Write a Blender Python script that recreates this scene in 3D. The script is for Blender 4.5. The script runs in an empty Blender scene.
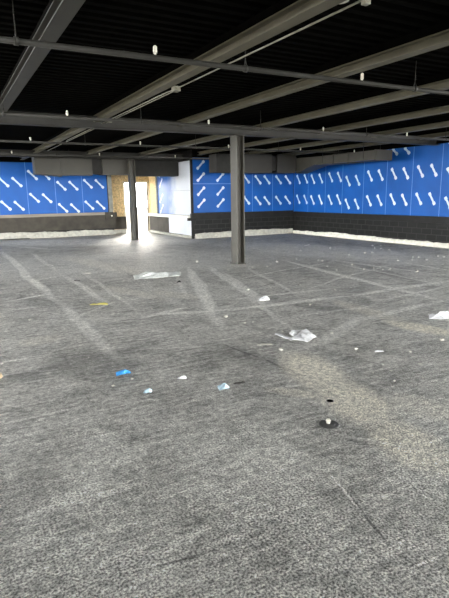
import bpy, bmesh, math, random
from mathutils import Vector, Matrix
R_ = random.Random(7)
sc = bpy.context.scene
col = sc.collection

# ------------------------------------------------------------------ camera
F, H, CU, CV = 500.0, 1.84, 224.5, 299.0
def ray(u, v): return Vector(((u-CU)/F, (v-CV)/F, 1.0))
ay = ray(-55, 199).normalized()
az = ay.cross(ray(1000, 199-.0146*1055)).normalized()
if az.y > 0: az = -az
ax = ay.cross(az)
RM = Matrix((ax, ay, az))                       # camera frame -> world
def wdir(u, v): return RM @ ray(u, v)
C0 = Vector((0, 0, H))
def fl(u, v, z=0.0):
    d = wdir(u, v); return C0 + d*((z-H)/d.z)
cam = bpy.data.cameras.new('camera'); co = bpy.data.objects.new('camera', cam); col.objects.link(co)
cam.sensor_fit = 'HORIZONTAL'; cam.sensor_width = 36; cam.lens = 36*F/449; cam.clip_end = 500; cam.clip_start = .05
right, down, fwd = RM@Vector((1,0,0)), RM@Vector((0,1,0)), RM@Vector((0,0,1))
m = Matrix.Identity(4)
for i in range(3):
    m[i][0] = right[i]; m[i][1] = -down[i]; m[i][2] = -fwd[i]; m[i][3] = C0[i]
co.matrix_world = m
sc.camera = co

# ------------------------------------------------------------------ materials
def new_mat(name):
    mt = bpy.data.materials.new(name); mt.use_nodes = True
    nt = mt.node_tree; return mt, nt, nt.nodes['Principled BSDF']
def mat(name, c, rough=.7, metal=0, var=.25, scale=6, bump=0.0, bscale=60, spec=.5, stretch=None):
    mt, nt, b = new_mat(name); N = nt.nodes; L = nt.links
    tc = N.new('ShaderNodeTexCoord'); src = tc.outputs['Object']
    if stretch:
        mp = N.new('ShaderNodeMapping'); mp.inputs['Scale'].default_value = stretch
        L.new(src, mp.inputs['Vector']); src = mp.outputs['Vector']
    n = N.new('ShaderNodeTexNoise'); n.inputs['Scale'].default_value = scale; n.inputs['Detail'].default_value = 5
    L.new(src, n.inputs['Vector'])
    r = N.new('ShaderNodeValToRGB'); r.color_ramp.elements[0].position = .3; r.color_ramp.elements[1].position = .7
    r.color_ramp.elements[0].color = tuple(x*(1-var) for x in c)+(1,)
    r.color_ramp.elements[1].color = tuple(min(1, x*(1+var)) for x in c)+(1,)
    L.new(n.outputs['Fac'], r.inputs['Fac']); L.new(r.outputs['Color'], b.inputs['Base Color'])
    b.inputs['Roughness'].default_value = rough; b.inputs['Metallic'].default_value = metal
    b.inputs['Specular IOR Level'].default_value = spec
    if bump:
        n2 = N.new('ShaderNodeTexNoise'); n2.inputs['Scale'].default_value = bscale; n2.inputs['Detail'].default_value = 4
        L.new(src, n2.inputs['Vector'])
        bp = N.new('ShaderNodeBump'); bp.inputs['Strength'].default_value = bump; bp.inputs['Distance'].default_value = .02
        L.new(n2.outputs['Fac'], bp.inputs['Height']); L.new(bp.outputs['Normal'], b.inputs['Normal'])
    return mt
M = {}
M['deck'] = mat('black_deck_paint', (.0035,.0035,.003), .9, var=.3, spec=.02)
M['beam'] = mat('tan_grey_steel', (.135,.124,.086), .6, var=.15, scale=3)
M['beam_dark'] = mat('dark_grey_steel', (.042,.040,.034), .6, var=.15, scale=3)
M['girder'] = mat('girder_paint', (.028,.027,.023), .6, var=.2, scale=3)
M['column'] = mat('column_paint', (.046,.042,.032), .5, var=.15, scale=5)
M['pipe'] = mat('pipe_paint', (.032,.031,.027), .55, var=.15, scale=8, spec=.25)
M['conduit'] = mat('galvanised_conduit', (.25,.24,.19), .45, metal=.3, var=.1)
M['duct'] = mat('duct_metal', (.042,.039,.030), .55, var=.12, scale=2)
M['duct_grey'] = mat('dull_duct_metal', (.024,.022,.018), .6, var=.15, scale=2)
M['duct_dark'] = mat('duct_sleeve_fabric', (.014,.013,.011), .8)
M['blue'] = mat('blue_sheathing_film', (.006,.088,.35), .45, var=.14, scale=1.2, bump=.15, bscale=5, spec=.25)
M['mark'] = mat('pale_print', (.56,.64,.74), .5, var=.08, scale=20)
M['joint'] = mat('joint_tape', (.10,.22,.60), .5, var=.1)
M['pale'] = mat('glare_pale_wall', (.55,.58,.64), .5, var=.1, scale=1.5)  # wash of doorway light put into the knee wall's colour
M['osb'] = mat('strand_board', (.62,.45,.22), .75, var=.35, scale=14, bump=.2)
M['trimgrey'] = mat('grey_green_post', (.20,.20,.17), .7)
M['white_jamb'] = mat('whitewashed_jamb', (.72,.70,.64), .7, var=.1)
M['black'] = mat('black_coating', (.009,.0085,.008), .6, var=.4, scale=4, spec=.3)
M['sill_tan'] = mat('weathered_sill', (.24,.215,.175), .8, var=.2, scale=3, stretch=(.3,3,3))
M['sill_lit'] = mat('doorlit_sill', (.75,.74,.70), .7, var=.08)  # near-white colour stands in for door light on the return sill
M['kneel'] = mat('brown_knee_wall', (.048,.042,.033), .85, var=.3, scale=3, bump=.3)
M['curb'] = mat('chalky_curb', (.42,.41,.36), .9, var=.22, scale=9, bump=.5, bscale=25)
M['curb_pale'] = mat('pale_chalky_curb', (.72,.70,.62), .9, var=.15, scale=9, bump=.5, bscale=25)
M['cap'] = mat('white_plastic', (.8,.78,.68), .5, var=.05)
M['paper'] = mat('white_paper', (.90,.91,.93), .8, var=.04, scale=12)
M['foil'] = mat('crumpled_grey_plastic', (.62,.64,.62), .5, var=.2, scale=25)
M['bluepaper'] = mat('bright_blue_wrapper', (.05,.32,.75), .5, var=.15, scale=25)
M['palebluebag'] = mat('pale_blue_plastic', (.50,.66,.76), .4, var=.15, scale=30)
M['yellow'] = mat('yellow_wood_sliver', (.62,.56,.16), .7, var=.15)
M['woodbeige'] = mat('beige_wood', (.66,.55,.38), .7, var=.2)
M['chip'] = mat('pale_rubble', (.62,.60,.54), .9, var=.15, scale=40)
M['darkchip'] = mat('dark_rubble', (.035,.033,.03), .9)
M['drain'] = mat('cast_drain', (.075,.075,.072), .5)
M['ground'] = mat('outside_ground', (.52,.49,.42), .9, var=.12, scale=.8)

def glare_film():  # blue film fading to white: the doorway's glare painted into the colour
    mt, nt, b = new_mat('glare_film'); N = nt.nodes; L = nt.links
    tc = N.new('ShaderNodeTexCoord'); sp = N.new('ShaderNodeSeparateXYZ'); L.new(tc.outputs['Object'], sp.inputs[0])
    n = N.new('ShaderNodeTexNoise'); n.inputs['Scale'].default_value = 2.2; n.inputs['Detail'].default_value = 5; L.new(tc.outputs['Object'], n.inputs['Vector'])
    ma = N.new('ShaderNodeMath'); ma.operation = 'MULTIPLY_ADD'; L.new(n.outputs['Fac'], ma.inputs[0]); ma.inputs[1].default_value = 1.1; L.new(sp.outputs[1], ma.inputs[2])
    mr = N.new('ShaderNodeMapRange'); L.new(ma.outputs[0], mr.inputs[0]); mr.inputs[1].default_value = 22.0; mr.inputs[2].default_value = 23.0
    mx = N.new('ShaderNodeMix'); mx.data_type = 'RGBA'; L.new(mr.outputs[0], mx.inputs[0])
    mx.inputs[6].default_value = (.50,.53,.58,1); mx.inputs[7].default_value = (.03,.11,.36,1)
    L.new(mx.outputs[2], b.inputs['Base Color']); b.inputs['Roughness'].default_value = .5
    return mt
M['glare_wash'] = glare_film()
# brick: black painted block coursing, vertical joints drawn in relief
def brick_mat():
    mt, nt, b = new_mat('black_painted_brick'); N = nt.nodes; L = nt.links
    tc = N.new('ShaderNodeTexCoord'); sp = N.new('ShaderNodeSeparateXYZ'); L.new(tc.outputs['Object'], sp.inputs[0])
    ad = N.new('ShaderNodeMath'); ad.operation = 'ADD'; L.new(sp.outputs[0], ad.inputs[0]); L.new(sp.outputs[1], ad.inputs[1])
    cb = N.new('ShaderNodeCombineXYZ'); L.new(ad.outputs[0], cb.inputs[0]); L.new(sp.outputs[2], cb.inputs[1])
    br = N.new('ShaderNodeTexBrick'); L.new(cb.outputs[0], br.inputs['Vector'])
    br.inputs['Scale'].default_value = 1; br.inputs['Brick Width'].default_value = .42; br.inputs['Row Height'].default_value = .2
    br.inputs['Mortar Size'].default_value = .012; br.inputs['Color1'].default_value = (.0075,.0075,.007,1)
    br.inputs['Color2'].default_value = (.011,.011,.0105,1); br.inputs['Mortar'].default_value = (.030,.029,.027,1)
    L.new(br.outputs['Color'], b.inputs['Base Color']); b.inputs['Roughness'].default_value = .6; b.inputs['Specular IOR Level'].default_value = .25
    bp = N.new('ShaderNodeBump'); bp.invert = True; bp.inputs['Strength'].default_value = .6; bp.inputs['Distance'].default_value = .02
    L.new(br.outputs['Fac'], bp.inputs['Height']); L.new(bp.outputs['Normal'], b.inputs['Normal'])
    return mt
M['brick'] = brick_mat()

# floor: rough scuffed concrete, tyre scuffs, dusty patches and painted daylight laid out in world metres
def floor_mat():
    mt, nt, b = new_mat('scuffed_concrete'); N = nt.nodes; L = nt.links
    tc = N.new('ShaderNodeTexCoord'); P = tc.outputs['Object']
    def noise(s, d=6, r=.55, dist=0, vec=None):
        n = N.new('ShaderNodeTexNoise'); n.inputs['Scale'].default_value = s; n.inputs['Detail'].default_value = d
        n.inputs['Roughness'].default_value = r; n.inputs['Distortion'].default_value = dist
        L.new(vec or P, n.inputs['Vector']); return n.outputs['Fac']
    def math_(op, a, b_=None, c=None, clamp=False):
        n = N.new('ShaderNodeMath'); n.operation = op; n.use_clamp = clamp
        for i, x in enumerate((a, b_, c)):
            if x is None: continue
            if isinstance(x, (int, float)): n.inputs[i].default_value = x
            else: L.new(x, n.inputs[i])
        return n.outputs[0]
    def rng(x, a, b_, c=0, d=1):
        n = N.new('ShaderNodeMapRange'); n.inputs[1].default_value = a; n.inputs[2].default_value = b_
        n.inputs[3].default_value = c; n.inputs[4].default_value = d; L.new(x, n.inputs[0]); return n.outputs[0]
    def mix(f, a, c, typ='MIX'):
        n = N.new('ShaderNodeMix'); n.data_type = 'RGBA'; n.blend_type = typ; n.clamp_result = False
        if isinstance(f, (int, float)): n.inputs[0].default_value = f
        else: L.new(f, n.inputs[0])
        for k, x in ((6, a), (7, c)):
            if isinstance(x, tuple): n.inputs[k].default_value = x
            else: L.new(x, n.inputs[k])
        return n.outputs[2]
    # warp so that the streaks are not ruler straight
    wn = N.new('ShaderNodeTexNoise'); wn.inputs['Scale'].default_value = .45; wn.inputs['Detail'].default_value = 2
    L.new(P, wn.inputs['Vector'])
    vm = N.new('ShaderNodeVectorMath'); vm.operation = 'MULTIPLY_ADD'
    L.new(wn.outputs['Color'], vm.inputs[0]); vm.inputs[1].default_value = (.34,.34,0); vm.inputs[2].default_value = (-.17,-.17,0)
    va = N.new('ShaderNodeVectorMath'); va.operation = 'ADD'; L.new(P, va.inputs[0]); L.new(vm.outputs[0], va.inputs[1])
    W = va.outputs[0]
    def streaks(lst):
        acc = None
        for (u0, v0, u1, v1, w, s) in lst:
            a, c = fl(u0, v0), fl(u1, v1); d = c-a
            mp = N.new('ShaderNodeMapping'); mp.vector_type = 'TEXTURE'
            mid = (a+c)/2
            mp.inputs['Location'].default_value = (mid.x, mid.y, 0)
            mp.inputs['Rotation'].default_value = (0, 0, math.atan2(d.y, d.x))
            mp.inputs['Scale'].default_value = (d.length/2*1.15, w/2, 1)
            L.new(W, mp.inputs['Vector'])
            g = N.new('ShaderNodeTexGradient'); g.gradient_type = 'SPHERICAL'; L.new(mp.outputs[0], g.inputs[0])
            x = math_('MULTIPLY', g.outputs['Fac'], s*2.2, clamp=False)
            x = math_('MINIMUM', x, s)
            acc = x if acc is None else math_('MAXIMUM', acc, x)
        return acc
    light = streaks(LIGHT); dark = streaks(DARK); dust = streaks(DUST)
    big = noise(.35, 5, .6, .6); med = noise(1.7, 6, .65, .4); fine = noise(19, 4, .7); grit = noise(72, 3, .6)
    base = mix(rng(big, .33, .68), (.27,.268,.25,1), (.56,.555,.52,1))
    base = mix(rng(med, .35, .68, 0, .75), base, (.64,.632,.59,1))
    base = mix(rng(noise(2.6, 5, .7, 1.2), .47, .66, 0, .7), base, (.16,.158,.145,1))
    sv = N.new('ShaderNodeMapping'); sv.inputs['Rotation'].default_value = (0,0,.5); sv.inputs['Scale'].default_value = (1.0,7,1)
    L.new(P, sv.inputs[0]); sw = noise(2.2, 5, .6, .3, sv.outputs[0])
    base = mix(rng(sw, .50, .68, 0, .6), base, (.78,.77,.72,1))
    sv2 = N.new('ShaderNodeMapping'); sv2.inputs['Rotation'].default_value = (0,0,-1.15); sv2.inputs['Scale'].default_value = (.8,11,1)
    L.new(P, sv2.inputs[0]); sw2 = noise(2.6, 6, .65, .25, sv2.outputs[0])
    base = mix(rng(sw2, .52, .70, 0, .55), base, (.78,.77,.73,1))
    sv3 = N.new('ShaderNodeMapping'); sv3.inputs['Rotation'].default_value = (0,0,.15); sv3.inputs['Scale'].default_value = (.9,9,1)
    L.new(P, sv3.inputs[0]); sw3 = noise(3.1, 6, .65, .25, sv3.outputs[0])
    base = mix(rng(sw3, .54, .70, 0, .55), base, (.17,.166,.15,1))
    brk = rng(noise(3.5, 5, .7), .3, .6, .3, 1)
    base = mix(math_('MULTIPLY', dark, brk), base, (.11,.108,.10,1))
    base = mix(math_('MULTIPLY', dust, rng(brk, .3, 1, .6, 1)), base, (.82,.78,.67,1))
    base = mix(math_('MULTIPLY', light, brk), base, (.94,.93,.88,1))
    sp = rng(fine, .36, .64, .62, 1.38)
    gp0 = rng(grit, .38, .62, .2, 1.85)
    sx = N.new('ShaderNodeSeparateXYZ'); L.new(W, sx.inputs[0])          # the slab is coarser at the near end
    rough = rng(math_('ADD', sx.outputs[1], math_('MULTIPLY', med, 4.5)), 3.2, 7.2, 1.1, .32)
    gp = math_('ADD', math_('MULTIPLY', math_('SUBTRACT', gp0, 1.0), rough), 1.0)
    mul = math_('MULTIPLY', sp, gp)
    cc = N.new('ShaderNodeCombineColor'); [L.new(mul, cc.inputs[i]) for i in range(3)]
    base = mix(1.0, base, cc.outputs[0], 'MULTIPLY')
    L.new(base, b.inputs['Base Color'])
    b.inputs['Roughness'].default_value = .62; b.inputs['Specular IOR Level'].default_value = .28
    hgt = math_('ADD', math_('MULTIPLY', fine, 1.0), math_('MULTIPLY', grit, .6))
    bp = N.new('ShaderNodeBump'); bp.inputs['Strength'].default_value = .9; bp.inputs['Distance'].default_value = .02
    L.new(hgt, bp.inputs['Height']); L.new(bp.outputs['Normal'], b.inputs['Normal'])
    return mt
# u0,v0,u1,v1 = the two ends of a scuff or painted pool of daylight, turned into floor metres; width in metres; strength
LIGHT = [(-40,268,300,256,7.0,.42),(200,430,330,560,.9,.3),(20,560,200,590,.5,.3),(400,470,449,500,.3,.3),(70,480,150,440,.35,.35),(-20,243,210,241,4.0,0.94),(225,243,449,262,4.5,.65),(110,262,160,236,2.2,0.85),(3,252,60,305,.30,0.94),(58,303,118,362,.24,0.6),(31,253,62,275,.22,0.77),(60,272,112,306,.22,0.68),  # the metres-wide ones paint daylight on the far floor
         (186,262,224,330,.32,0.85),(205,262,262,308,.26,0.77),(220,268,290,330,.16,0.59),(225,311,352,295,.26,0.85),(345,296,449,281,.24,0.85),
         (225,300,340,287,.16,0.68),(150,314,240,309,.20,0.77),(275,258,449,302,.26,0.85),(300,256,449,276,.18,0.68),(140,318,190,306,.18,0.68),
         (0,303,55,292,.14,0.77),(0,312,50,306,.12,0.59),(0,522,150,480,.10,0.68),(60,498,110,478,.16,0.68),(0,362,32,357,.07,0.85),
         (300,350,360,318,.30,0.59),(355,322,449,300,.25,0.59),(330,474,368,514,.022,1),(410,488,449,502,.03,0.85),(400,565,449,548,.02,0.77),
         (10,550,60,535,.3,0.51),(130,575,225,520,.10,0.51),(240,420,300,470,.3,0.34),(60,420,140,470,.4,0.34),(0,245,60,250,.4,0.51),(240,250,449,258,.3,0.51),
         (0,268,30,262,.12,.6),(10,285,90,272,.12,.5),(120,300,60,322,.10,.5),(230,280,330,262,.14,.6),(300,290,400,262,.12,.6),(380,300,449,286,.14,.6),
         (330,262,449,286,.12,.6),(160,262,230,256,.18,.5),(250,274,449,268,.12,.5),(190,300,170,262,.14,.5),(60,256,150,320,.12,.5),(0,292,110,300,.10,.4),
         (280,318,380,306,.10,.5),(240,262,300,300,.14,.5),(400,262,449,270,.2,.6),(130,350,215,345,.06,.5),(20,420,90,405,.06,.4),(160,440,230,425,.05,.4),
         (250,520,330,500,.06,.4),(60,545,150,520,.05,.4),(350,440,430,455,.04,.4)]
DARK = [(55,355,130,372,1.1,.6),(0,380,50,374,.35,.5),(205,345,300,375,.5,.45),(265,300,400,318,.5,.4),(350,262,449,292,.5,.45),
        (20,295,60,310,.6,.4),(222,342,262,358,.05,1),(258,356,300,378,.06,1),(350,492,400,552,.024,1),(75,597,225,549,.024,.9),(20,470,60,460,.5,.4),
        (340,378,378,396,.35,.5),(95,258,145,282,.2,.5),(280,255,449,270,.3,.3),(60,430,90,445,.3,.4),(225,345,262,362,.4,.5),(120,255,140,238,.25,.3)]  # last streak paints the far column's cast shadow
DUST = [(292,350,335,398,.75,.95),(315,372,390,435,.75,.9),(375,420,449,475,.6,.7),(385,321,460,336,.5,1),(330,300,420,328,.5,.4),
        (60,256,150,276,1.0,.4),(150,290,210,300,.6,.3),(260,390,330,400,.25,.5),(20,345,60,335,.5,.35),(390,395,449,420,.6,.35),(100,285,170,300,.5,.3)]
M['floor'] = floor_mat()

# ------------------------------------------------------------------ mesh helpers
def box(bm, x0, x1, y0, y1, z0, z1, mi=0, bevel=0):
    vs = [bm.verts.new((x, y, z)) for z in (z0, z1) for y in (y0, y1) for x in (x0, x1)]
    fs = []
    for q in ((0,2,3,1),(4,5,7,6),(0,1,5,4),(2,6,7,3),(0,4,6,2),(1,3,7,5)):
        f = bm.faces.new([vs[i] for i in q]); f.material_index = mi; fs.append(f)
    if bevel:
        es = list({e for f in fs for e in f.edges})
        bmesh.ops.bevel(bm, geom=es, offset=bevel, segments=2, affect='EDGES', profile=.6)
    return vs
def tube(bm, a, b, r, seg=14, mi=0, r2=None, cap=True):
    a, b = Vector(a), Vector(b); d = (b-a).normalized(); r2 = r if r2 is None else r2
    up = Vector((0,0,1)) if abs(d.z) < .9 else Vector((1,0,0))
    s = d.cross(up).normalized(); t = s.cross(d)
    ra, rb = [], []
    for k in range(seg):
        an = 2*math.pi*k/seg; o = s*math.cos(an)+t*math.sin(an)
        ra.append(bm.verts.new(a+o*r)); rb.append(bm.verts.new(b+o*r2))
    for k in range(seg):
        f = bm.faces.new((ra[k], ra[(k+1)%seg], rb[(k+1)%seg], rb[k])); f.smooth = True; f.material_index = mi
    if cap:
        bm.faces.new(ra[::-1]).material_index = mi; bm.faces.new(rb).material_index = mi
def isec(bm, axis, p0, p1, c, z0, z1, fw, tf=.016, tw=.011):
    """wide-flange section running along axis ('x' or 'y') from p0 to p1, web at c"""
    pr = [(-fw/2,z0),(fw/2,z0),(fw/2,z0+tf),(tw/2,z0+tf),(tw/2,z1-tf),(fw/2,z1-tf),(fw/2,z1),(-fw/2,z1),(-fw/2,z1-tf),(-tw/2,z1-tf),(-tw/2,z0+tf),(-fw/2,z0+tf)]
    def P(s, q, z): return (s, c+q, z) if axis == 'x' else (c+q, s, z)
    A = [bm.verts.new(P(p0, q, z)) for q, z in pr]; B = [bm.verts.new(P(p1, q, z)) for q, z in pr]
    n = len(pr)
    for k in range(n): bm.faces.new((A[k], A[(k+1)%n], B[(k+1)%n], B[k]))
    bm.faces.new(A[::-1]); bm.faces.new(B)
def obj(name, bm, mats, parent=None, origin=None):
    bmesh.ops.recalc_face_normals(bm, faces=bm.faces[:])
    if origin is not None:
        bmesh.ops.translate(bm, verts=bm.verts[:], vec=-Vector(origin))
    me = bpy.data.meshes.new(name); bm.to_mesh(me); bm.free()
    for mm in (mats if isinstance(mats, (list, tuple)) else [mats]): me.materials.append(mm)
    o = bpy.data.objects.new(name, me); col.objects.link(o)
    if origin is not None: o.location = origin
    if parent: o.parent = parent
    return o
def tag(o, label, cat, group=None):
    o['label'] = label; o['category'] = cat
    if group: o['group'] = group
    return o
def struct(o): o['kind'] = 'structure'; return o
def empty(name, loc=(0,0,0)):
    o = bpy.data.objects.new(name, None); col.objects.link(o); o.location = loc; o.empty_display_size = .1; return o
def NB(): return bmesh.new()

XL, YB, YR = -2.4, -6.0, 9.0            # open edges of the slab (left and behind the camera); YR stops the right wall short to admit light
XR, YW, YC, XRET, YD = 14.56, 24.6, 19.7, 9.3, 25.05
# ------------------------------------------------------------------ setting: ground, floor, deck
bm = NB(); box(bm, -60, 80, -60, 90, -.35, -.16); struct(obj('ground', bm, M['ground']))
bm = NB(); box(bm, XL, XR+.3, YB, YD+.6, -.15, 0); struct(obj('floor', bm, M['floor']))
bm = NB()                       # corrugated roof deck, ribs run along x
prof = []; y = YB; p = .20
while y < YD+.4:
    prof += [(y,3.73),(y+.085,3.73),(y+.105,3.785),(y+.18,3.785)]; y += p
lo = [(bm.verts.new((XL,a,b)), bm.verts.new((XR+.3,a,b))) for a, b in prof]
hi = [(bm.verts.new((XL,a,3.95)), bm.verts.new((XR+.3,a,3.95))) for a in (prof[0][0], prof[-1][0])]
for a, b in zip(lo, lo[1:]): bm.faces.new((a[0], a[1], b[1], b[0]))
bm.faces.new((hi[0][0], hi[1][0], hi[1][1], hi[0][1]))
bm.faces.new([l[0] for l in lo]+[hi[1][0], hi[0][0]]); bm.faces.new([l[1] for l in lo]+[hi[1][1], hi[0][1]])
bm.faces.new((lo[0][0], hi[0][0], hi[0][1], lo[0][1])); bm.faces.new((lo[-1][0], lo[-1][1], hi[1][1], hi[1][0]))
struct(obj('ceiling', bm, M['deck']))

# ------------------------------------------------------------------ sheathed walls
def mark(bm, o, ux, cx, cz, dx, dz, off):
    """printed mark: a slanting bar with a blob at each end; o origin, ux wall direction, off outward normal"""
    def P(a, z, k=.003): return o + ux*a + Vector((0,0,z)) + off*k
    d = Vector((dx, dz)); L = d.length; t = d/L; n = Vector((-t.y, t.x))
    ring = []
    hw, hb = .034, .060
    prof = [(-.5*L,.6*hb),(-.5*L+.03,hb),(-.5*L+.10,hb*.9),(-.5*L+.13,hw),(0,hw*1.15),(.5*L-.14,hw),(.5*L-.10,hb),(.5*L-.03,hb),(.5*L,.6*hb)]
    top = [(a, h) for a, h in prof]; bot = [(a, -h) for a, h in reversed(prof)]
    pts = [(cx+t.x*a+n.x*h, cz+t.y*a+n.y*h) for a, h in top+bot]
    f = bm.faces.new([bm.verts.new(P(a, z)) for a, z in pts]); f.material_index = 1
def sheet(parent, o, ux, off, w, z0, z1, marks):
    bm = NB(); g = .004; th = .012
    a, b = o+ux*g, o+ux*(w-g)
    q = [a, b, b-off*th, a-off*th]
    vs = [bm.verts.new(p+Vector((0,0,z))) for z in (z0+g, z1-g) for p in q]
    for k in ((0,1,5,4),(1,2,6,5),(2,3,7,6),(3,0,4,7),(4,5,6,7),(3,2,1,0)): bm.faces.new([vs[i] for i in k])
    for (cx, cz, dx, dz) in marks: mark(bm, o, ux, cx, cz, dx, dz, off)
    return bm
def put_sheet(parent, o, ux, off, w, z0, z1, marks, mats=None):
    bm = sheet(parent, o, ux, off, w, z0, z1, marks)
    # normals: keep the print facing outwards
    s = obj('sheathing_panel', bm, mats or [M['blue'], M['mark']], parent)
    bm = NB(); a = o+off*.002
    vs = [bm.verts.new(p) for p in (a-ux*.011+Vector((0,0,z0)), a+ux*.011+Vector((0,0,z0)), a+ux*.011+Vector((0,0,z1)), a-ux*.011+Vector((0,0,z1)))]
    bm.faces.new(vs); obj('joint_tape', bm, M['joint'], s)
    return s
ZB, ZT = 1.10, 3.40
# left (far) wall, faces the camera
bm = NB(); box(bm, XL, 7.22, YW+.02, YW+.25, 0, 3.73); wl = struct(obj('wall_left', bm, M['black']))
edges = [3.30+1.235*k for k in range(-8, 4)]
zoff = {-1:(1.50,1.05), 0:(1.82,1.02), 1:(1.35,1.03), 2:(1.45,1.0), -2:(1.70,1.0), -3:(1.5,1.0), -4:(1.8,1.0)}
for k, x0 in enumerate(edges):
    kk = k-8; w = 1.235 if kk != 2 else 1.20
    if x0 < XL: x0_, w = XL, w-(XL-x0)
    else: x0_ = x0
    if kk == 3: continue
    zc, dz = zoff.get(kk, (1.4+R_.random()*.4, 1.02))
    mk = []
    for r in range(-1, 3):
        z = zc+dz*r
        for cx in (.29, .84):
            if ZB+.2 < z < ZT-.2 and (cx < w-.2): mk.append((cx, z+R_.uniform(-.02,.02), .40, -.41))
    put_sheet(wl, Vector((x0_, YW, 0)), Vector((1,0,0)), Vector((0,-1,0)), w, ZB, ZT, mk)
bm = NB(); box(bm, 7.01, 7.20, YW-.05, YW+.02, 1.10, 3.4); obj('corner_post', bm, M['trimgrey'], wl)
# right wall, faces -x; built from far corner to near
bm = NB(); box(bm, XR+.02, XR+.26, YR, YC+.25, 0, 3.73); wr = struct(obj('wall_right', bm, M['black']))
ye = [19.68, 18.62, 17.42, 16.34, 15.12, 13.92, 12.73, 11.53, 10.33]
while ye[-1] > YR+1.0: ye.append(ye[-1]-1.2)
rz = {2:1.58, 3:1.40, 0:1.58, 1:1.56, 4:1.55, 5:1.59, 6:1.62}
for k in range(len(ye)-1):
    w = ye[k]-ye[k+1]; zc = rz.get(k, 1.45+R_.random()*.25); mk = []
    for r in range(3):
        z = zc+.925*r
        for cx in (.33, .88):
            if z < ZT+.05 and cx < w-.15: mk.append((cx, min(z, 3.30)+R_.uniform(-.015,.015), .26, -.41 if z < 3 else -.24))
    if k == len(ye): break
    put_sheet(wr, Vector((XR, ye[k], 0)), Vector((0,-1,0)), Vector((-1,0,0)), w, 1.02, 3.46, mk)
# unseen wall added beside the camera to cut daylight on the near floor
bm = NB(); box(bm, XL, XL+.2, YB, 4.0, 0, 3.73); struct(obj('wall_light_block', bm, M['black']))
# centre wall, faces the camera
bm = NB(); box(bm, XRET, XR+.02, YC+.02, YC+.25, 0, 3.73); wc = struct(obj('wall_centre', bm, M['black']))
for z0, z1, rows in ((1.10, 2.32, (1.50, 2.01)), (2.32, 3.40, (2.60, 3.10))):
    mk = [(cx, z, .36, .36) for z in rows for cx in (.42, 1.36)]
    put_sheet(wc, Vector((9.24, YC, 0)), Vector((1,0,0)), Vector((0,-1,0)), 1.90, z0, z1, mk)
    bm = NB(); box(bm, 9.25, 11.13, YC-.003, YC-.001, z1-.012, z1+.012)
    if z1 < 3: obj('joint_tape', bm, M['joint'], wc)
    else: bm.free()
for x0, w, zc in ((11.14, 1.10, 1.60), (12.24, 1.10, 1.56), (13.34, 1.20, 1.56)):
    mk = [(cx*w/1.2, zc+.93*r, .33, -.38) for r in range(2) for cx in (.33, .86)]
    put_sheet(wc, Vector((x0, YC, 0)), Vector((1,0,0)), Vector((0,-1,0)), w, 1.06, 3.40, mk)
bm = NB(); box(bm, 9.17, 9.27, YC-.03, YC+.04, 0, 3.5); obj('black_post', bm, M['black'], wc)
# return wall of the entry bay, faces -x
bm = NB(); box(bm, XRET+.02, XRET+.2, YC+.25, YD+.2, 0, 3.73); wt = struct(obj('wall_return', bm, M['black']))
nx, uy = Vector((-1,0,0)), Vector((0,-1,0))
for z0, z1, rows in ((.98, 2.06, (1.22, 1.72)), (2.06, 3.3, (2.45, 2.95))):
    put_sheet(wt, Vector((XRET, 23.85, 0)), uy, nx, 1.35, z0, z1, [(.45, z, .42, .42) for z in rows])
    put_sheet(wt, Vector((XRET, 22.5, 0)), uy, nx, 2.70, z0, z1, [], [M['glare_wash']])['label'] = 'sheathing panel with door glare painted over its blue film'
bm = NB(); box(bm, XRET-.01, XRET+.02, 24.02, YD, .98, 3.3); obj('strand_board', bm, M['osb'], wt)
bm = NB(); box(bm, XRET-.05, XRET+.02, 23.86, 24.0, .98, 3.3); obj('corner_post', bm, M['trimgrey'], wt)
bm = NB(); box(bm, XRET-.03, XRET+.02, 19.76, 19.92, 0, 3.3); obj('white_jamb', bm, M['white_jamb'], wt)
bm = NB(); box(bm, XRET-.06, XRET+.02, 19.9, 22.4, .12, .86); obj('knee_wall', bm, M['pale'], wt)  # near half coloured pale for the light from the doorway
bm = NB(); box(bm, XRET-.06, XRET+.02, 22.4, YD, .12, .82); obj('knee_wall', bm, M['kneel'], wt)
# door wall at the back of the entry bay
bm = NB(); box(bm, 7.22, 7.98, YD, YD+.2, 0, 3.73); box(bm, 7.98, 9.22, YD, YD+.2, 2.52, 3.73); box(bm, 9.22, XRET+.02, YD, YD+.2, 0, 3.73)
wb = struct(obj('wall_back', bm, M['osb']))
bm = NB(); box(bm, 7.22, 7.98, YD-.10, YD-.005, .22, .84); obj('knee_wall', bm, M['kneel'], wb)
bm = NB(); box(bm, 7.22, 7.97, YD-.08, YD-.005, 0, .2); obj('curb', bm, M['curb'], wb)
bm = NB(); box(bm, 7.90, 7.98, YD-.04, YD+.22, 0, 2.6); box(bm, 9.22, 9.29, YD-.04, YD+.22, 0, 2.6); box(bm, 7.90, 9.29, YD-.04, YD+.22, 2.5, 2.6)
struct(obj('door_1', bm, M['woodbeige']))

# ------------------------------------------------------------------ knee walls, sills, curbs
def curb(axis, a0, a1, c, sgn, h, th, seed):
    r = random.Random(seed); bm = NB(); n = int(abs(a1-a0)/.12)+1; rows = []
    hh = h
    for i in range(n+1):
        s = a0+(a1-a0)*i/n
        hh += r.uniform(-.016,.016); hh = min(h*1.25, max(h*.7, hh)); z = hh+r.uniform(-.008,.008)
        t = th+r.uniform(-.015,.015)
        pts = [(0,0),(0,z),(t*.7,z),(t,z*.75),(t+.01,0)]
        rows.append([bm.verts.new((s, c+sgn*q, zz) if axis == 'x' else (c+sgn*q, s, zz)) for q, zz in pts])
    for A, B in zip(rows, rows[1:]):
        for k in range(4): bm.faces.new((A[k], A[k+1], B[k+1], B[k]))
    bm.faces.new(rows[0]); bm.faces.new(rows[-1][::-1]); return bm
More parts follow.
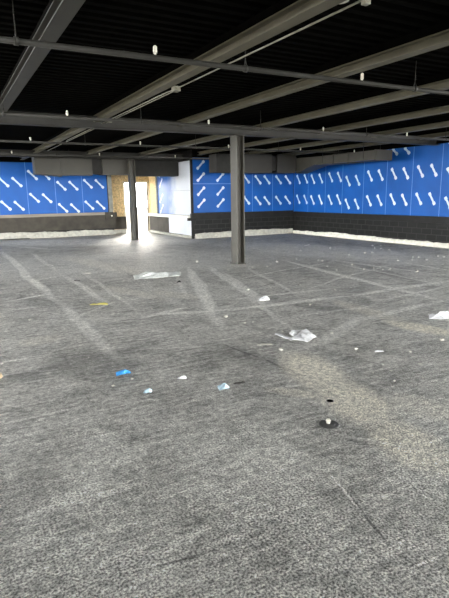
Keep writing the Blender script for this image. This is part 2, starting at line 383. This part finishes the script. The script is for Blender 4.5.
# left wall
bm = NB(); box(bm, XL, 7.25, YW-.12, YW+.02, .32, .97); obj('knee_wall', bm, M['kneel'], wl)
bm = NB(); box(bm, XL, 6.75, YW-.17, YW+.02, .97, 1.10, bevel=.01); obj('sill', bm, M['sill_tan'], wl)
bm = NB(); box(bm, 6.75, 7.32, YW-.24, YW-.12, .76, 1.08, bevel=.01); box(bm, 6.75, 7.32, YW-.12, YW+.02, .97, 1.08); tb = obj('sill_end', bm, M['kneel'], wl)
bm = NB(); tube(bm, (7.06, YW-.25, .92), (7.06, YW-.235, .92), .035, 10); obj('bolt', bm, M['cap'], tb)
obj('curb', curb('x', XL, 7.22, YW+.0, -1, .27, .09, 3), M['curb'], wl)
bm = NB(); box(bm, XL, 3.2, YW-.24, YW-.10, 0, .035); obj('shadow_strip', bm, M['black'], wl)  # black strip stands in for the shadow at the curb's foot
# right wall
bm = NB(); box(bm, XR-.05, XR+.02, YR, YC, .12, .80); obj('brick_knee_wall', bm, M['brick'], wr)
bm = NB(); box(bm, XR-.12, XR+.02, YR, YC, .80, 1.02, bevel=.012); obj('sill', bm, M['black'], wr)
bm = NB(); box(bm, XR-.16, XR-.05, 10.9, 11.5, .70, .80); obj('sill_bracket', bm, M['black'], wr)
obj('curb', curb('y', YR, YC, XR+.0, -1, .16, .11, 5), M['curb_pale'], wr)
# centre wall
bm = NB(); box(bm, 9.27, XR-.05, YC-.05, YC+.02, .12, .80); obj('brick_knee_wall', bm, M['brick'], wc)
bm = NB(); box(bm, 9.12, XR-.12, YC-.13, YC+.02, .80, 1.08, bevel=.012); obj('sill', bm, M['black'], wc)
bm = NB(); box(bm, 8.95, 9.30, YC-.17, YC-.03, .78, .90, bevel=.01); obj('sill_end', bm, M['black'], wc)
obj('curb', curb('x', 9.3, XR-.1, YC+.0, -1, .21, .11, 9), M['curb'], wc)
# return wall
bm = NB(); box(bm, XRET-.16, XRET+.02, 19.95, YD-.02, .84, .98, bevel=.01); obj('sill', bm, M['sill_lit'], wt)
obj('curb', curb('y', 19.9, YD-.05, XRET+.0, -1, .13, .09, 12), M['curb'], wt)

# ------------------------------------------------------------------ steel
def column(x, y, rot, label, s=1.0):
    t = empty('steel_column', (x, y, 0)); tag(t, label, 'column', 'steel columns')
    bm = NB(); d, w, tf, tw = .24, .31, .022, .02
    pr = [(-d/2,-w/2),(-d/2+tf,-w/2),(-d/2+tf,-tw/2),(d/2-tf,-tw/2),(d/2-tf,-w/2),(d/2,-w/2),(d/2,w/2),(d/2-tf,w/2),(d/2-tf,tw/2),(-d/2+tf,tw/2),(-d/2+tf,w/2),(-d/2,w/2)]
    A = [bm.verts.new((a, b, .02)) for a, b in pr]; B = [bm.verts.new((a, b, 3.33)) for a, b in pr]
    for k in range(12): bm.faces.new((A[k], A[(k+1)%12], B[(k+1)%12], B[k]))
    bm.faces.new(A[::-1]); bm.faces.new(B)
    obj('shaft', bm, M['column'], t)
    bm = NB(); box(bm, -.15, .15, -.18, .18, 0, .02); obj('base_plate', bm, M['column'], t)
    bm = NB(); box(bm, -.15, .15, -.17, .17, 3.33, 3.35); obj('cap_plate', bm, M['column'], t)
column(6.84, 11.75, 0, 'dark steel H-section column standing alone in the middle of the floor, nearer one')
column(6.96, 20.74, 0, 'far steel column in front of the bright doorway')
for yg, lab in ((11.75, 'dark steel girder resting on the nearer column'), (20.74, 'dark steel girder over the far column in front of the ducts')):
    bm = NB(); isec(bm, 'x', XL, XR if yg < 15 else XRET, yg, 3.35, 3.60, .2); tag(obj('steel_girder', bm, M['girder'], origin=(XL, yg, 3.35)), lab, 'girder', 'cross girders')
BZ, BT = 3.49, 3.725
names = ['leftmost flat grey roof beam crossing the upper left corner', 'roof beam with the conduit clipped along it, second from the left',
         'pale roof beam third from the left, right of the conduit beam', 'pale roof beam fourth from the left, passing right of the middle column top',
         'roof beam fifth from the left, over the right ducts', 'roof beam sixth from the left, near the right wall', 'roof beam closest to the right wall']
for i, x in enumerate((1.16, 3.19, 5.21, 7.39, 9.55, 11.6, 13.6)):
    t = empty('roof_beam', (x, YB, BZ)); tag(t, names[i], 'beam', 'roof beams')
    for y0, y1 in ((YB, 11.74), (11.76, 20.73), (20.75, YW)):
        bm = NB(); isec(bm, 'y', y0, y1, x, BZ, BZ+.125, .16 if i else .17)
        bm2 = NB(); box(bm2, x-.05, x+.05, y0, y1, BZ+.125, BT); o2 = obj('black_beam_top', bm2, M['deck'], t, origin=(x, y0, BZ)); o2.location = (0, y0-YB, 0)  # upper part of the beam, in deck black
        o = obj('beam_span', bm, M['beam'] if i else M['beam_dark'], origin=(x, y0, BZ)); o.parent = t; o.location = (0, y0-YB, 0)
# edge beams on the walls
bm = NB(); box(bm, XL, 7.2, YW-.10, YW+.02, 3.40, 3.73); struct(obj('trim_1', bm, M['deck']))
bm = NB(); box(bm, XR-.10, XR+.02, YR, YC, 3.40, 3.73); struct(obj('trim_2', bm, M['deck']))
bm = NB(); box(bm, 9.3, XR-.1, YC-.10, YC+.02, 3.41, 3.73); struct(obj('trim_3', bm, M['deck']))

# ------------------------------------------------------------------ sprinkler pipes
def head_bm():
    bm = NB(); tube(bm, (0,0,.028), (0,0,.045), .014, 10); tube(bm, (0,0,.045), (0,0,.115), .022, 12); tube(bm, (0,0,.115), (0,0,.128), .022, 12, r2=.010)
    return bm
HM = None
def sprinkler_pipe(y, z, y2, heads, hangers, lab, r=.030):
    global HM
    t = empty('sprinkler_pipe', (XL, y, z)); tag(t, lab, 'pipe', 'sprinkler pipes')
    def yy(x): return y+(y2-y)*max(0, x)/XR
    bm = NB(); tube(bm, (0, yy(0)-y, 0), (-XL, yy(0)-y, 0), r, 14); tube(bm, (-XL, 0, 0), (XR-XL-.02, yy(XR)-y, 0), r, 14); obj('pipe_run', bm, M['pipe'], t)
    for x in heads:
        if HM is None:
            h = obj('sprinkler_head', head_bm(), M['cap'], t); HM = h
        else:
            h = HM.copy(); col.objects.link(h); h.parent = t
        h.location = (x-XL, yy(x)-y, 0); h['label'] = 'pale capped sprinkler head'
    for x in hangers:
        bm = NB(); X = x-XL; Y = yy(x)-y
        tube(bm, (X-.022, Y, 0), (X+.022, Y, 0), r+.010, 14)
        tube(bm, (X, Y-.038, .0), (X, Y, .10), .006, 6); tube(bm, (X, Y+.038, .0), (X, Y, .10), .006, 6)
        tube(bm, (X, Y, .09), (X, Y, 3.73-z), .006, 6)
        obj('hanger', bm, M['pipe'], t)
sprinkler_pipe(5.62, 3.34, 5.50, (2.22, 5.26, 8.4, 11.4), (.78, 3.38, 6.3, 9.4, 12.4), 'nearest sprinkler pipe crossing the whole picture below the beams')
sprinkler_pipe(10.25, 3.33, 10.25, (2.22, 5.25, 8.45, 11.4), (1.1, 3.7, 6.6, 9.9, 13.0), 'second sprinkler pipe, just before the girder on the nearer column')
sprinkler_pipe(15.0, 3.33, 15.0, (2.22, 5.35, 8.4, 11.35, 13.9), (3.7, 7.2, 10.4), 'third sprinkler pipe, between the two girders')
sprinkler_pipe(19.45, 3.33, 19.45, (2.22, 5.3, 8.4), (3.7, 7.2, 10.4), 'farthest sprinkler pipe, just before the far ducts')
# conduit beside the second beam
t = empty('electrical_conduit', (3.34, 0, 3.465)); tag(t, 'thin pale conduit with a junction box running beside the second roof beam', 'conduit')
bm = NB(); tube(bm, (0, -2, 0), (0, 3.6, 0), .010, 8); tube(bm, (0, 3.6, 0), (.0, 7.6, 0), .010, 8); tube(bm, (0,7.6,0), (-.07,7.85,-.02), .010, 8); tube(bm, (-.07,7.85,-.02), (-.07,11.63,-.02), .010, 8); tube(bm, (-.07,11.87,-.02), (-.07,15.4,-.02), .010, 8)
tube(bm, (.04, 7.7, .0), (.04, 11.63, .0), .009, 8); tube(bm, (.04, 11.87, .0), (.04, 19.2, .0), .009, 8)
obj('conduit_run', bm, M['conduit'], t)
bm = NB(); box(bm, -.05, .05, 7.55, 7.68, -.04, .035, bevel=.006); obj('junction_box', bm, M['conduit'], t)
bm = NB(); box(bm, -.03, .03, 3.50, 3.56, -.05, .02, bevel=.006); obj('clip', bm, M['conduit'], t)
bm = NB(); box(bm, -.03, .07, 11.3, 11.36, -.03, .02, bevel=.006); obj('clip', bm, M['conduit'], t)
# round fixture at the top edge of the picture
p_ = fl(340, 1, 3.62); t = empty('ceiling_fixture', (p_.x, p_.y, 3.62)); tag(t, 'white round ceiling fixture cut off by the top edge', 'ceiling fixture')
bm = NB(); tube(bm, (0,0,.0), (0,0,.05), .085, 24, r2=.10); obj('dome', bm, M['cap'], t)
bm = NB(); tube(bm, (0,0,.05), (0,0,.11), .012, 8); obj('stem', bm, M['pipe'], t)

# ------------------------------------------------------------------ ducts
def prism(bm, pts_near, pts_far):
    a = [bm.verts.new(p) for p in pts_near]; b = [bm.verts.new(p) for p in pts_far]; n = len(a)
    for k in range(n): bm.faces.new((a[k], a[(k+1)%n], b[(k+1)%n], b[k]))
    bm.faces.new(a[::-1]); bm.faces.new(b)
def flange(bm, x, y0, y1, z0, z1, g=.025, w=.03):
    box(bm, x-w/2, x+w/2, y0-g, y1+g, z0-g, z0); box(bm, x-w/2, x+w/2, y0-g, y1+g, z1, z1+g)
    box(bm, x-w/2, x+w/2, y0-g, y0, z0, z1); box(bm, x-w/2, x+w/2, y1, y1+g, z0, z1)
t = empty('air_duct', (3.2, 21.1, 2.7)); tag(t, 'long rectangular metal air duct under the far girder, above left blue wall and doorway', 'duct')
def sub(name, bm, mt, par=t):
    return obj(name, bm, mt, par)
def shift(bm, o): bmesh.ops.translate(bm, verts=bm.verts[:], vec=-Vector(o)); return bm
O = (3.2, 21.1, 2.7)
bm = NB(); prism(bm, [(3.18,20.98,2.74),(3.18,21.6,2.74),(3.18,21.6,3.40),(3.18,20.98,3.40)], [(4.16,21.1,2.67),(4.16,21.75,2.67),(4.16,21.75,3.45),(4.16,21.1,3.45)]); sub('duct_end', shift(bm, O), M['duct'])
bm = NB(); flange(bm, 4.18, 21.1, 21.75, 2.68, 3.45); sub('flange', shift(bm, O), M['duct'])
bm = NB(); box(bm, 4.2, 5.42, 21.1, 21.75, 2.70, 3.45); sub('duct_section', shift(bm, O), M['duct'])
bm = NB(); box(bm, 5.42, 5.85, 21.2, 21.7, 2.76, 3.40); sub('sleeve', shift(bm, O), M['duct_dark'])
bm = NB(); box(bm, 5.85, 7.14, 21.1, 21.75, 2.74, 3.45); sub('duct_section', shift(bm, O), M['duct'])
bm = NB(); flange(bm, 7.17, 21.1, 21.75, 2.70, 3.45); sub('flange', shift(bm, O), M['duct'])
bm = NB(); box(bm, 7.19, XRET-.03, 21.15, 21.75, 2.69, 3.45); sub('duct_section', shift(bm, O), M['duct_dark'])
O = (10.0, 17.5, 2.7); t2 = empty('air_duct', O); tag(t2, 'rectangular metal air duct in sections before the centre wall, right of the middle column', 'duct')
bm = NB(); box(bm, 9.3, 10.5, 17.6, 18.2, 2.70, 3.40); sub('duct_section', shift(bm, O), M['duct_dark'], t2)
bm = NB(); box(bm, 10.5, 11.82, 17.5, 18.2, 2.69, 3.42); sub('duct_section', shift(bm, O), M['duct_grey'], t2)
bm = NB(); box(bm, 11.82, 12.08, 17.6, 18.1, 2.78, 3.36); sub('sleeve', shift(bm, O), M['duct_dark'], t2)
bm = NB(); box(bm, 12.08, 13.0, 17.5, 18.2, 2.70, 3.42); sub('duct_section', shift(bm, O), M['duct_grey'], t2)
bm = NB(); box(bm, 13.0, 13.1, 17.58, 18.1, 2.76, 3.38); sub('sleeve', shift(bm, O), M['duct_dark'], t2)
bm = NB(); prism(bm, [(13.1,17.6,2.68),(13.7,17.6,2.68),(13.7,17.6,3.3),(13.1,17.6,3.3)], [(13.05,16.2,2.99),(13.8,16.2,2.99),(13.8,16.2,3.27),(13.05,16.2,3.27)]); sub('duct_transition', shift(bm, O), M['duct'], t2)
bm = NB(); box(bm, 13.05, 13.8, 13.0, 16.2, 2.95, 3.27); sub('duct_section', shift(bm, O), M['duct'], t2)
for yy_ in (15.2, 14.4, 13.05):
    bm = NB(); box(bm, 13.02, 13.83, yy_-.02, yy_+.02, 2.93, 3.285); sub('flange', shift(bm, O), M['duct'], t2)

for xs, ys, zt in ((10.9,17.85,3.42),(12.6,17.85,3.42),(13.03,15.8,3.0),(13.82,15.8,3.0),(13.03,13.6,3.0),(13.82,13.6,3.0)):
    bm = NB(); box(bm, xs-.012, xs+.012, ys-.002, ys+.002, zt, 3.728); sub('strap', shift(bm, O), M['pipe'], t2)
for xs in (4.6, 6.4, 8.2):
    bm = NB(); box(bm, xs-.012, xs+.012, 21.42, 21.424, 3.45, 3.728); sub('strap', shift(bm, (3.2,21.1,2.7)), M['pipe'])
# ------------------------------------------------------------------ floor litter
def crumple(bm, pts, h, th=.004, n=9, seed=0, mi=0):
    """a crumpled sheet: outline pts (4 corners) in local metres, bulging up to h, with thickness"""
    r = random.Random(seed); a, b, c, d = [Vector((*p, 0)) for p in pts]; g = []; g2 = []
    for i in range(n+1):
        row = []; row2 = []
        for j in range(n+1):
            s, q = i/n, j/n
            p = a*(1-s)*(1-q)+b*s*(1-q)+c*s*q+d*(1-s)*q
            e = min(s, 1-s, q, 1-q)*2
            z = h*(.15+.55*abs(math.sin(3.1*s+seed))*abs(math.cos(2.3*q+seed*2))+.3*r.random())*(.3+.7*min(1, e*2))
            p = p+Vector((r.uniform(-1,1), r.uniform(-1,1), 0))*((b-a).length/n*.28)
            row.append(bm.verts.new((p.x, p.y, z+th))); row2.append(bm.verts.new((p.x, p.y, max(0, z*.9))))
        g.append(row); g2.append(row2)
    for i in range(n):
        for j in range(n):
            bm.faces.new((g[i][j], g[i+1][j], g[i+1][j+1], g[i][j+1])); bm.faces.new((g2[i][j], g2[i][j+1], g2[i+1][j+1], g2[i+1][j]))
    for i in range(n):
        for A, B in (((i,0),(i+1,0)), ((i+1,n),(i,n)), ((0,i+1),(0,i)), ((n,i),(n,i+1))):
            bm.faces.new((g[A[0]][A[1]], g2[A[0]][A[1]], g2[B[0]][B[1]], g[B[0]][B[1]]))
def px(cu, cv, pts):
    o = fl(cu, cv); return o, [((fl(u, v)-o).x, (fl(u, v)-o).y) for u, v in pts]
# grey crumpled plastic strip
o, q = px(157, 277, [(135,280),(180,276.5),(180,272.5),(134,276.5)])
bm = NB(); crumple(bm, q, .12, n=12, seed=4); s = obj('plastic_strip', bm, M['foil']); s.location = o
tag(s, 'long crumpled pale grey plastic strip lying on the floor beyond the yellow sliver', 'litter')
# white sheet pile
o, q = px(300, 337, [(290,339.5),(306,343),(316,338.5),(306,330)])
t = empty('paper_pile', o); tag(t, 'torn white board and paper lying in the middle of the floor', 'paper')
bm = NB(); crumple(bm, q, .09, n=7, seed=2); obj('folded_sheet', bm, M['paper'], t)
_, q = px(300, 337, [(275,335),(291,341),(293,338.5),(276,333.5)])
bm = NB(); crumple(bm, q, .02, n=5, seed=5); obj('torn_strip', bm, M['paper'], t)
_, q = px(300, 337, [(289,335),(294,337),(304,331),(291,331.5)])
bm = NB(); crumple(bm, q, .07, n=5, seed=8); obj('crumpled_wad', bm, M['paper'], t)
def litter(name, u, v, w, d, h, mt, lab, cat, seed, rot=0, group=None, n=6):
    o = fl(u, v); bm = NB(); c, s = math.cos(rot), math.sin(rot)
    # long axis across the view
    base = [(-w/2,-d/2),(w/2,-d/2*.7),(w/2*.9,d/2),(-w/2*.8,d/2*.8)]
    q = [(a*c-b*s, a*s+b*c) for a, b in base]
    crumple(bm, q, h, n=n, seed=seed); x = obj(name, bm, M[mt]); x.location = o
    tag(x, lab, cat, group); return x
VX = -.47   # across-view heading
litter('blue_wrapper', 123, 373.5, .17, .12, .05, 'bluepaper', 'bright blue wrapper lying on the left floor', 'wrapper', 3, VX+.35)
litter('plastic_scrap', 148, 392, .08, .09, .045, 'palebluebag', 'small pale blue plastic scrap just right of and below the blue wrapper', 'litter', 6, VX)
litter('plastic_bag_scrap', 223, 388, .11, .12, .055, 'palebluebag', 'pale blue crumpled plastic scrap with a dark twig, near the picture centre', 'litter', 9, VX+.3)
litter('foam_crumb', 182, 378.5, .09, .04, .03, 'paper', 'small white foam crumb between the two pale blue scraps', 'litter', 12, VX)
litter('foam_scrap', 264, 300, .20, .18, .08, 'paper', 'white foam scrap between the middle column and the torn white paper', 'litter', 15, VX)
litter('torn_paper', 442, 318, .42, .24, .12, 'paper', 'torn white paper at the right edge of the picture', 'paper', 18, VX-.2, n=9)
litter('yellow_sliver', 99, 304.5, .30, .10, .03, 'yellow', 'yellow-green sliver lying on the left floor', 'litter', 21, VX-.05)
litter('wood_offcut', 88, 273.5, .14, .09, .03, 'chip', 'pale offcut beside dark scraps, left of the grey plastic strip', 'litter', 24, VX)
litter('twig', 239, 383.5, .12, .015, .02, 'darkchip', 'short dark twig beside the central pale blue scrap', 'twig', 27, VX+.3)
litter('board_strip', 265, 344.5, .20, .05, .01, 'chip', 'thin pale strip lying left of and below the torn white paper', 'litter', 29, VX)
litter('dark_lump', 179, 282.5, .10, .08, .05, 'darkchip', 'dark lump lying below the right end of the grey plastic strip', 'litter', 31, VX)
litter('dark_scrap', 77, 281, .14, .05, .03, 'darkchip', 'dark scrap lying left of the grey plastic strip', 'litter', 33, VX)
litter('wood_offcut', 0, 378, .05, .12, .10, 'woodbeige', 'beige wood offcut cut by the left edge of the picture', 'wood', 36, 0)
litter('foam_flake', 379, 351.5, .11, .05, .02, 'paper', 'flat white flake lying right of the torn white paper', 'litter', 38, VX)
# drain: dark round cover with a white fitting on it
o = fl(329, 424.5); t = empty('floor_drain', o); tag(t, 'dark round floor drain cover with a small white fitting', 'drain')
bm = NB(); tube(bm, (0,0,.001), (0,0,.006), .082, 28, r2=.078); tube(bm, (0,0,.006), (0,0,.008), .05, 28, r2=.046); obj('cover', bm, M['drain'], t)
bm = NB(); tube(bm, (0,.01,.008), (0,.01,.03), .016, 14); tube(bm, (0,.01,.03), (0,.01,.045), .022, 14, r2=.014); obj('fitting', bm, M['cap'], t)
o = fl(330, 401); bm = NB(); tube(bm, (0,0,.0005), (0,0,.003), .032, 18); h = obj('floor_hole', bm, M['deck']); h.location = o
tag(h, 'small black round hole just beyond the drain cover', 'hole')
# loose chips
def chip(seed, sz):
    r = random.Random(seed); bm = NB(); bmesh.ops.create_icosphere(bm, subdivisions=1, radius=1)
    for v in bm.verts:
        v.co *= r.uniform(.7, 1.15); v.co = Vector((v.co.x*sz, v.co.y*sz*.8, max(-.0, v.co.z*sz*.5+sz*.25)))
    return bm
protos = []
for k in range(4):
    protos.append(bpy.data.meshes.new('rubble_chip')); b_ = chip(k, 1.0); b_.to_mesh(protos[-1]); b_.free(); protos[-1].materials.append(M['chip'])
spots = [(113,386,3),(132,379,3),(157,382,2),(262,309,2),(281,350,4),(356,349,4),(442,340,4),(391,371,2),(373,373,2),(394,381,3),(365,253,2),(277,262,3),
         (248,290,3),(271,288,2),(335,290,2),(152,309,2),(197,262,3),(0,318,3),(30,320,3),(2,364,3),(64,434,3),(143,431,2),(221,436,3),
         (226,317,4),(253,322,2),(310,305,2),(332,333,3),(344,388,2),(358,389,2),(423,378,2),(283,332,2),(245,323,2),(120,298,2),(190,285,2),(90,268,2),(60,290,2),
         (404,303,2),(420,364,2),(350,318,2),(300,285,2),(410,352,3),(383,365,2),(228,270,2)]
rr = random.Random(3)
for i in range(36):
    spots.append((rr.uniform(250,445), rr.uniform(244,272), 1.6))
for i in range(30):
    spots.append((rr.uniform(0,449), rr.uniform(280,470), 1.5))
for i, (u, v, s) in enumerate(spots):
    o = fl(u, v); d = (o-C0).length; r = s*.5*d/F*1.25
    if i >= 45: r = min(r, .045 if v < 275 else .016)
    c = bpy.data.objects.new('rubble_chip', protos[i % 4]); col.objects.link(c); c.location = o; c.scale = (r, r, r); c.rotation_euler = (0,0,rr.uniform(0,6))
    tag(c, 'small pale rubble chip lying loose on the grey floor', 'rubble', 'loose rubble chips on the floor')

# ------------------------------------------------------------------ light: overcast-bright sky and a sun beyond the doorway
w = bpy.data.worlds.new('World'); sc.world = w; w.use_nodes = True
wn_ = w.node_tree.nodes; wl_ = w.node_tree.links; bg = wn_['Background']
tc = wn_.new('ShaderNodeTexCoord'); sp = wn_.new('ShaderNodeSeparateXYZ'); wl_.new(tc.outputs['Generated'], sp.inputs[0])
cr = wn_.new('ShaderNodeValToRGB')                # hazy sky: brightest along the horizon, deeper overhead
SKY = [(0.0,1.0),(.06,.92),(.12,.42),(.22,.12),(.45,.05),(1.0,.04)]
E_ = cr.color_ramp.elements
E_[0].position, E_[1].position = SKY[0][0], SKY[-1][0]
for p_, v_ in SKY[1:-1]: E_.new(p_)
for e_, (p_, v_) in zip(E_, SKY): e_.color = (v_*.985, v_*.99, v_*.97, 1)
wl_.new(sp.outputs[2], cr.inputs[0]); wl_.new(cr.outputs[0], bg.inputs['Color']); bg.inputs['Strength'].default_value = 16
sun = bpy.data.lights.new('sun', 'SUN'); sun.energy = 7; sun.angle = .45; sun.color = (1,.94,.84)
so = bpy.data.objects.new('sun', sun); col.objects.link(so)
so.rotation_euler = Vector((-.35, -.84, -.34)).to_track_quat('-Z', 'Y').to_euler()
sc.view_settings.view_transform = 'Standard'; sc.view_settings.look = 'None'; sc.view_settings.gamma = 1; sc.view_settings.exposure = 0.9
try: sc.view_settings.use_curve_mapping = False
except Exception: pass
try:
    sc.cycles.max_bounces = 8; sc.cycles.diffuse_bounces = 5
except Exception: pass
